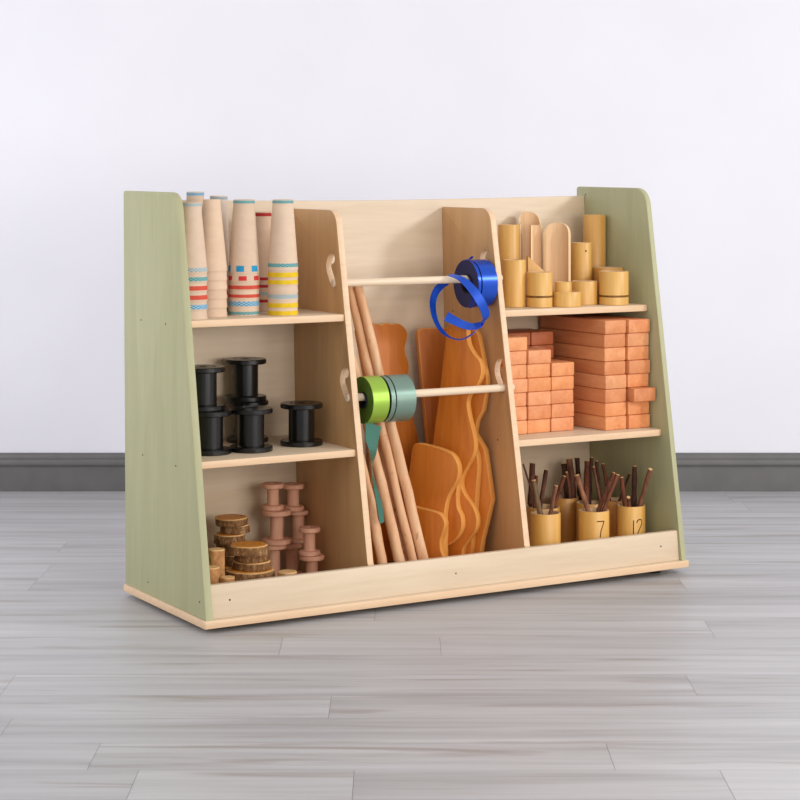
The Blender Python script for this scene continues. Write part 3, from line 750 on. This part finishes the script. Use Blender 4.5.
def twig(cupk, tip, rim, r, label, tint, tiny=0):
    """tip and rim: points (unit coordinates); the twig runs on down into the cup"""
    x, y, cr, h, _ = DEF[cupk]
    a, b = Vector(tip), Vector(rim); d = ((b-a).normalized()*.4+Vector((0, 0, -1))*.6).normalized()
    lim = cr-.0062-r*1.2
    e = b.copy()
    for k in range(200):                           # run down until the twig meets the cup's wall or floor
        q = e+d*.002
        if q.z < ZF+.013+r or math.hypot(q.x-x, q.y-y) > lim: break
        e = q
    L = (e-a).length; R_ = random.Random(int(L*1e6)); pts, rad = [], []
    for k in range(11):
        f = k/10; p = a.lerp(b, k/6) if k <= 6 else b.lerp(e, (k-6)/4); s = math.sin(PI*f)*.0008
        pts.append(p+Vector((R_.uniform(-1, 1)*s, R_.uniform(-1, 1)*s, 0))); rad.append(r*(1+R_.uniform(-.10, .12))*(.92+.1*f))
    base = pts[-1].copy(); t = thing('twig', label, 'twig', 'twigs standing in the bamboo cups')
    place(t, *base)
    loc = [p-base for p in pts]
    b_ = obj('bark', tube(loc, rad, 12), M['twig'], t, angle=60); b_.color = (*tint, 1)
    n = (loc[0]-loc[1]).normalized()
    c_ = obj('cut_end', tube([loc[0]-n*.0004, loc[0]+n*.0012, loc[0]+n*.0018], [rad[0]*.97, rad[0]*.95, rad[0]*.8], 12), M['cut'], t)
    return t
twig('P1', (0.8839, 0.1540, 0.2226), (0.8983, 0.1480, 0.1457), 0.0068, 'thick olive green twig in the front left cup', (1.0, 1.4, 1.2))
twig('P1', (0.9264, 0.1260, 0.2103), (0.9110, 0.1260, 0.1495), 0.0047, 'short brown twig at the right of the front left cup', (1, 0.92, 0.86))
twig('Q1', (0.9321, 0.2300, 0.2476), (0.9136, 0.2100, 0.1584), 0.0068, 'dark twig rising behind the thick olive twig', (0.55, 0.46, 0.44))
twig('Q1', (0.9745, 0.2360, 0.2280), (0.9445, 0.2160, 0.1524), 0.0052, 'dark slanting twig right of the thick olive twig', (0.55, 0.46, 0.44))
twig('Q1', (0.9989, 0.1980, 0.2170), (0.9692, 0.1980, 0.1493), 0.0049, 'reddish brown twig leaning right in the second row cup by the divider', (0.85, 0.6, 0.52))
twig('Q1', (0.8819, 0.1940, 0.2559), (0.9190, 0.1940, 0.1562), 0.0023, 'thin dark twig beside the right divider', (0.55, 0.46, 0.44))
twig('Q1', (0.9569, 0.2500, 0.2144), (0.9316, 0.2200, 0.1529), 0.0042, 'short reddish twig behind the olive twig', (0.85, 0.6, 0.52))
twig('Q2', (1.0735, 0.3060, 0.2264), (1.0644, 0.2800, 0.1489), 0.0068, 'almost black twig at the left of the rearmost cup', (0.36, 0.34, 0.36))
twig('Q2', (1.0793, 0.2920, 0.2395), (1.0769, 0.2720, 0.1517), 0.0083, 'thick brown twig with a black base in the rearmost cup', (1, 0.92, 0.86))
twig('Q2', (1.1099, 0.3040, 0.2384), (1.1049, 0.2840, 0.1476), 0.0063, 'black twig right of the thick brown twig in the rearmost cup', (0.36, 0.34, 0.36))
twig('Q2', (1.0414, 0.2490, 0.2170), (1.0600, 0.2590, 0.1538), 0.0034, 'thin brown twig in front of the black twigs in the rearmost cup', (1, 0.92, 0.86))
twig('P7', (0.9892, 0.1340, 0.2289), (1.0108, 0.1220, 0.1517), 0.0065, 'light brown twig leaning left in the cup marked 7', (1.35, 1.25, 1.1))
twig('P7', (1.0779, 0.1140, 0.2298), (1.0323, 0.1080, 0.1504), 0.0052, 'left one of two reddish twigs leaning right in the cup marked 7', (0.85, 0.6, 0.52))
twig('P7', (1.0702, 0.0880, 0.2297), (1.0366, 0.0940, 0.1536), 0.0047, 'right one of two reddish twigs leaning right in the cup marked 7', (0.85, 0.6, 0.52))
twig('Q3', (1.0874, 0.2310, 0.2412), (1.0663, 0.2060, 0.1524), 0.0068, 'thick dark red twig behind the cup marked 7', (0.85, 0.6, 0.52))
twig('Q3', (1.1082, 0.2420, 0.2463), (1.0796, 0.2120, 0.1484), 0.0047, 'straight black twig behind the dark red twig', (0.36, 0.34, 0.36))
twig('Q3', (1.0782, 0.1920, 0.2337), (1.0975, 0.1920, 0.1482), 0.0036, 'thin brown twig crossing right behind the cup marked 7', (1, 0.92, 0.86))
twig('Q3', (1.1167, 0.2330, 0.2388), (1.1078, 0.2080, 0.1466), 0.0047, 'black twig leaning slightly left before the green panel', (0.36, 0.34, 0.36))
twig('Q4', (1.1394, 0.2400, 0.2299), (1.1408, 0.2140, 0.1451), 0.0042, 'dark red twig leaning left in the orange toned rear cup', (0.85, 0.6, 0.52))
twig('Q4', (1.1703, 0.1760, 0.2130), (1.1478, 0.1880, 0.1482), 0.0034, 'dark twig leaning right in the orange toned rear cup', (0.55, 0.46, 0.44))
twig('P12', (1.1201, 0.1400, 0.2128), (1.1224, 0.1300, 0.1446), 0.0057, 'red brown twig with a bright cut tip in the cup marked 12', (0.85, 0.6, 0.52))
twig('P12', (1.1023, 0.0900, 0.1754), (1.1140, 0.1040, 0.1476), 0.0044, 'short stub of a red twig in the cup marked 12', (0.85, 0.6, 0.52))
twig('P12', (1.1577, 0.1400, 0.2360), (1.1489, 0.1300, 0.1424), 0.0065, 'black upright twig in the cup marked 12', (0.36, 0.34, 0.36))
twig('P12', (1.1455, 0.0640, 0.2400), (1.1430, 0.1040, 0.1467), 0.0057, 'brown twig leaning right in the cup marked 12', (1, 0.92, 0.86))

# ------------------------------------------------------------------ poles leaning in the middle bay
def pole(b, t, r0, r1, seed, label):
    b, t = Vector(b), Vector(t); R_ = random.Random(seed)
    d = (t-b); b = b-d*((b.z-(ZF+.002+r0*.4))/d.z); L = (t-b).length
    pts, rad = [], []
    for k in range(15):
        f = k/14; s = .0035*math.sin(PI*f)
        pts.append(b.lerp(t, f)+Vector((R_.uniform(-1, 1)*s*.4+s*math.sin(seed), R_.uniform(-1, 1)*s*.4, 0))); rad.append((r0*(1-f)+r1*f)*(1+R_.uniform(-.05, .05)))
    th_ = thing('wooden_pole', label, 'pole', 'peeled wooden poles leaning in the middle bay'); place(th_, *pts[0])
    loc = [p-pts[0] for p in pts]
    obj('pole_shaft', tube(loc, rad, 18), M['pole'], th_, angle=60)
    return th_
pole((0.5772, 0.1250, 0.0734), (0.4710, 0.2320, 0.6796), 0.0125, 0.0095, 3, 'peeled wooden pole leaning furthest right, in front of the low boards')
pole((0.5524, 0.1280, 0.0753), (0.4596, 0.2500, 0.6801), 0.0095, 0.0100, 4, 'peeled wooden pole just left of the rightmost pole, reaching up behind the upper dowel')
pole((0.5494, 0.1550, 0.0711), (0.4864, 0.2620, 0.5725), 0.0075, 0.0065, 5, 'peeled wooden thin pole squeezed behind the two longest poles')
pole((0.5151, 0.1200, 0.0739), (0.4539, 0.2260, 0.5194), 0.0120, 0.0100, 6, 'peeled wooden thick knotty pole in the middle of the leaning poles')
pole((0.4614, 0.1000, 0.0720), (0.4318, 0.1500, 0.3137), 0.0115, 0.0090, 7, 'peeled wooden leftmost leaning pole beside the left divider')

# ------------------------------------------------------------------ wavy boards leaning in the middle bay
def board(pos, yaw, lean, outline, th, label, smooth=3, sharp=False):
    pts = [Vector(p) for p in outline]
    pts = [tuple(p) for p in (centripetal(pts, smooth) if not sharp else pts)]
    pts = [(a, max(b, 0.0)) for a, b in pts]
    o = obj('cutting_board', prism(pts, th, axis='y', bev=.0016, edge_mat=1), [M['board'], M['board_edge']], None, angle=40)
    rot = Matrix.Rotation(math.radians(yaw), 4, 'Z') @ Matrix.Rotation(-math.radians(lean), 4, 'X')
    place(o, *pos, rot=rot); tag(o, label, 'board', 'honey stained boards in the middle bay'); return o
board((0.6400, 0.3250, 0.0375), 0, 1.6, [(-0.075, 0.0), (-0.0768, 0.2105), (-0.0718, 0.5265), (-0.0638, 0.5409), (-0.0482, 0.5369), (-0.0324, 0.5408), (-0.0193, 0.5369), (-0.0035, 0.5386), (0.0123, 0.53), (0.0213, 0.5159), (0.0197, 0.4999), (0.0142, 0.4842), (0.0165, 0.4658), (0.0229, 0.4495), (0.0239, 0.4312), (0.0183, 0.4132), (0.0179, 0.3858), (0.0279, 0.351), (0.0327, 0.321), (0.0429, 0.2883), (0.0477, 0.2583), (0.0391, 0.2246), (0.04, 0.15), (0.045, 0.06), (0.04, 0.0)], 0.014, 'honey coloured wavy edged board against the back panel behind the poles')
board((0.7400, 0.2850, 0.0375), -6, 3, [(-0.0665, 0.5116), (-0.0653, 0.5194), (-0.0593, 0.5255), (-0.0488, 0.5283), (0.0175, 0.5261), (0.0236, 0.5196), (0.0185, 0.3149), (0.022, 0.0), (-0.025, 0.0)], 0.016, 'honey coloured straight board with rounded corners standing behind the tall wavy board', sharp=True)
board((0.7522, 0.1136, 0.0375), -58, 3, [(-0.086, 0.5301), (-0.0637, 0.5354), (-0.052, 0.5177), (-0.0368, 0.4539), (-0.0292, 0.4236), (-0.0288, 0.4053), (-0.0376, 0.3528), (-0.0507, 0.3307), (-0.0558, 0.301), (-0.0308, 0.2664), (-0.0194, 0.2096), (-0.0101, 0.1564), (-0.0209, 0.1089), (-0.0318, 0.065), (-0.0345, 0.0432), (-0.0359, 0.0215), (-0.028, 0.0), (-0.1, 0.0)], 0.021, 'honey coloured zigzag edged board furthest right next to the right divider', sharp=True)
board((0.7318, 0.1009, 0.0375), -58, 3, [(-0.0622, 0.2962), (-0.0497, 0.279), (-0.0371, 0.2546), (-0.0344, 0.2297), (-0.0363, 0.1937), (-0.0385, 0.1542), (-0.0402, 0.1254), (-0.0447, 0.0821), (-0.0476, 0.0389), (-0.0589, 0.0236), (-0.052, 0.0), (-0.115, 0.0), (-0.114, 0.287)], 0.021, 'honey coloured rounded straight edged board between the tall wavy board and zigzag board')
board((0.7132, 0.0893, 0.0375), -58, 3, [(-0.1072, 0.5342), (-0.1023, 0.543), (-0.1038, 0.5451), (-0.0713, 0.5447), (-0.0609, 0.536), (-0.0588, 0.5208), (-0.055, 0.5027), (-0.0391, 0.479), (-0.027, 0.4674), (-0.0215, 0.4495), (-0.0244, 0.4281), (-0.0373, 0.4062), (-0.0504, 0.3904), (-0.055, 0.3719), (-0.051, 0.3479), (-0.0354, 0.2933), (-0.0355, 0.2647), (-0.0499, 0.2351), (-0.0633, 0.2091), (-0.0656, 0.1911), (-0.0563, 0.1703), (-0.0357, 0.1469), (-0.0252, 0.1228), (-0.0266, 0.0978), (-0.0419, 0.0752), (-0.0573, 0.0525), (-0.0588, 0.0363), (-0.057, 0.0), (-0.15, 0.0), (-0.1337, 0.3003), (-0.1224, 0.3927), (-0.1116, 0.5034)], 0.021, 'honey coloured tall wavy board with a narrow neck in front of the straight board')
board((0.6945, 0.0776, 0.0375), -58, 3, [(-0.0627, 0.2193), (-0.0629, 0.1943), (-0.0646, 0.1657), (-0.0616, 0.1446), (-0.0524, 0.1275), (-0.0499, 0.1064), (-0.0554, 0.0882), (-0.0708, 0.0691), (-0.0905, 0.0575), (-0.1086, 0.0516), (-0.125, 0.03), (-0.13, 0.0), (-0.17, 0.0), (-0.165, 0.1), (-0.149, 0.2024), (-0.1155, 0.2406)], 0.021, 'honey coloured board with a rounded bottom end just behind the short rounded board')
board((0.6759, 0.0660, 0.0375), -58, 3, [(-0.1641, 0.2761), (-0.1561, 0.283), (-0.1358, 0.2822), (-0.0852, 0.2722), (-0.067, 0.2645), (-0.0546, 0.2476), (-0.0505, 0.2266), (-0.0555, 0.205), (-0.0708, 0.1791), (-0.0783, 0.1608), (-0.0817, 0.1392), (-0.0833, 0.1249), (-0.0808, 0.1038), (-0.0818, 0.0683), (-0.086, 0.0), (-0.188, 0.0), (-0.181, 0.1492), (-0.1709, 0.2289)], 0.021, 'honey coloured short board with a rounded top corner in front of the wavy boards')
board((0.6572, 0.0543, 0.0375), -58, 3, [(-0.1572, 0.1472), (-0.133, 0.1455), (-0.1107, 0.143), (-0.0846, 0.137), (-0.0752, 0.1289), (-0.0701, 0.117), (-0.0729, 0.1009), (-0.0803, 0.0791), (-0.0785, 0.0581), (-0.07, 0.0377), (-0.073, 0.0), (-0.168, 0.0)], 0.021, 'honey coloured lowest small board at the very front of the stack')
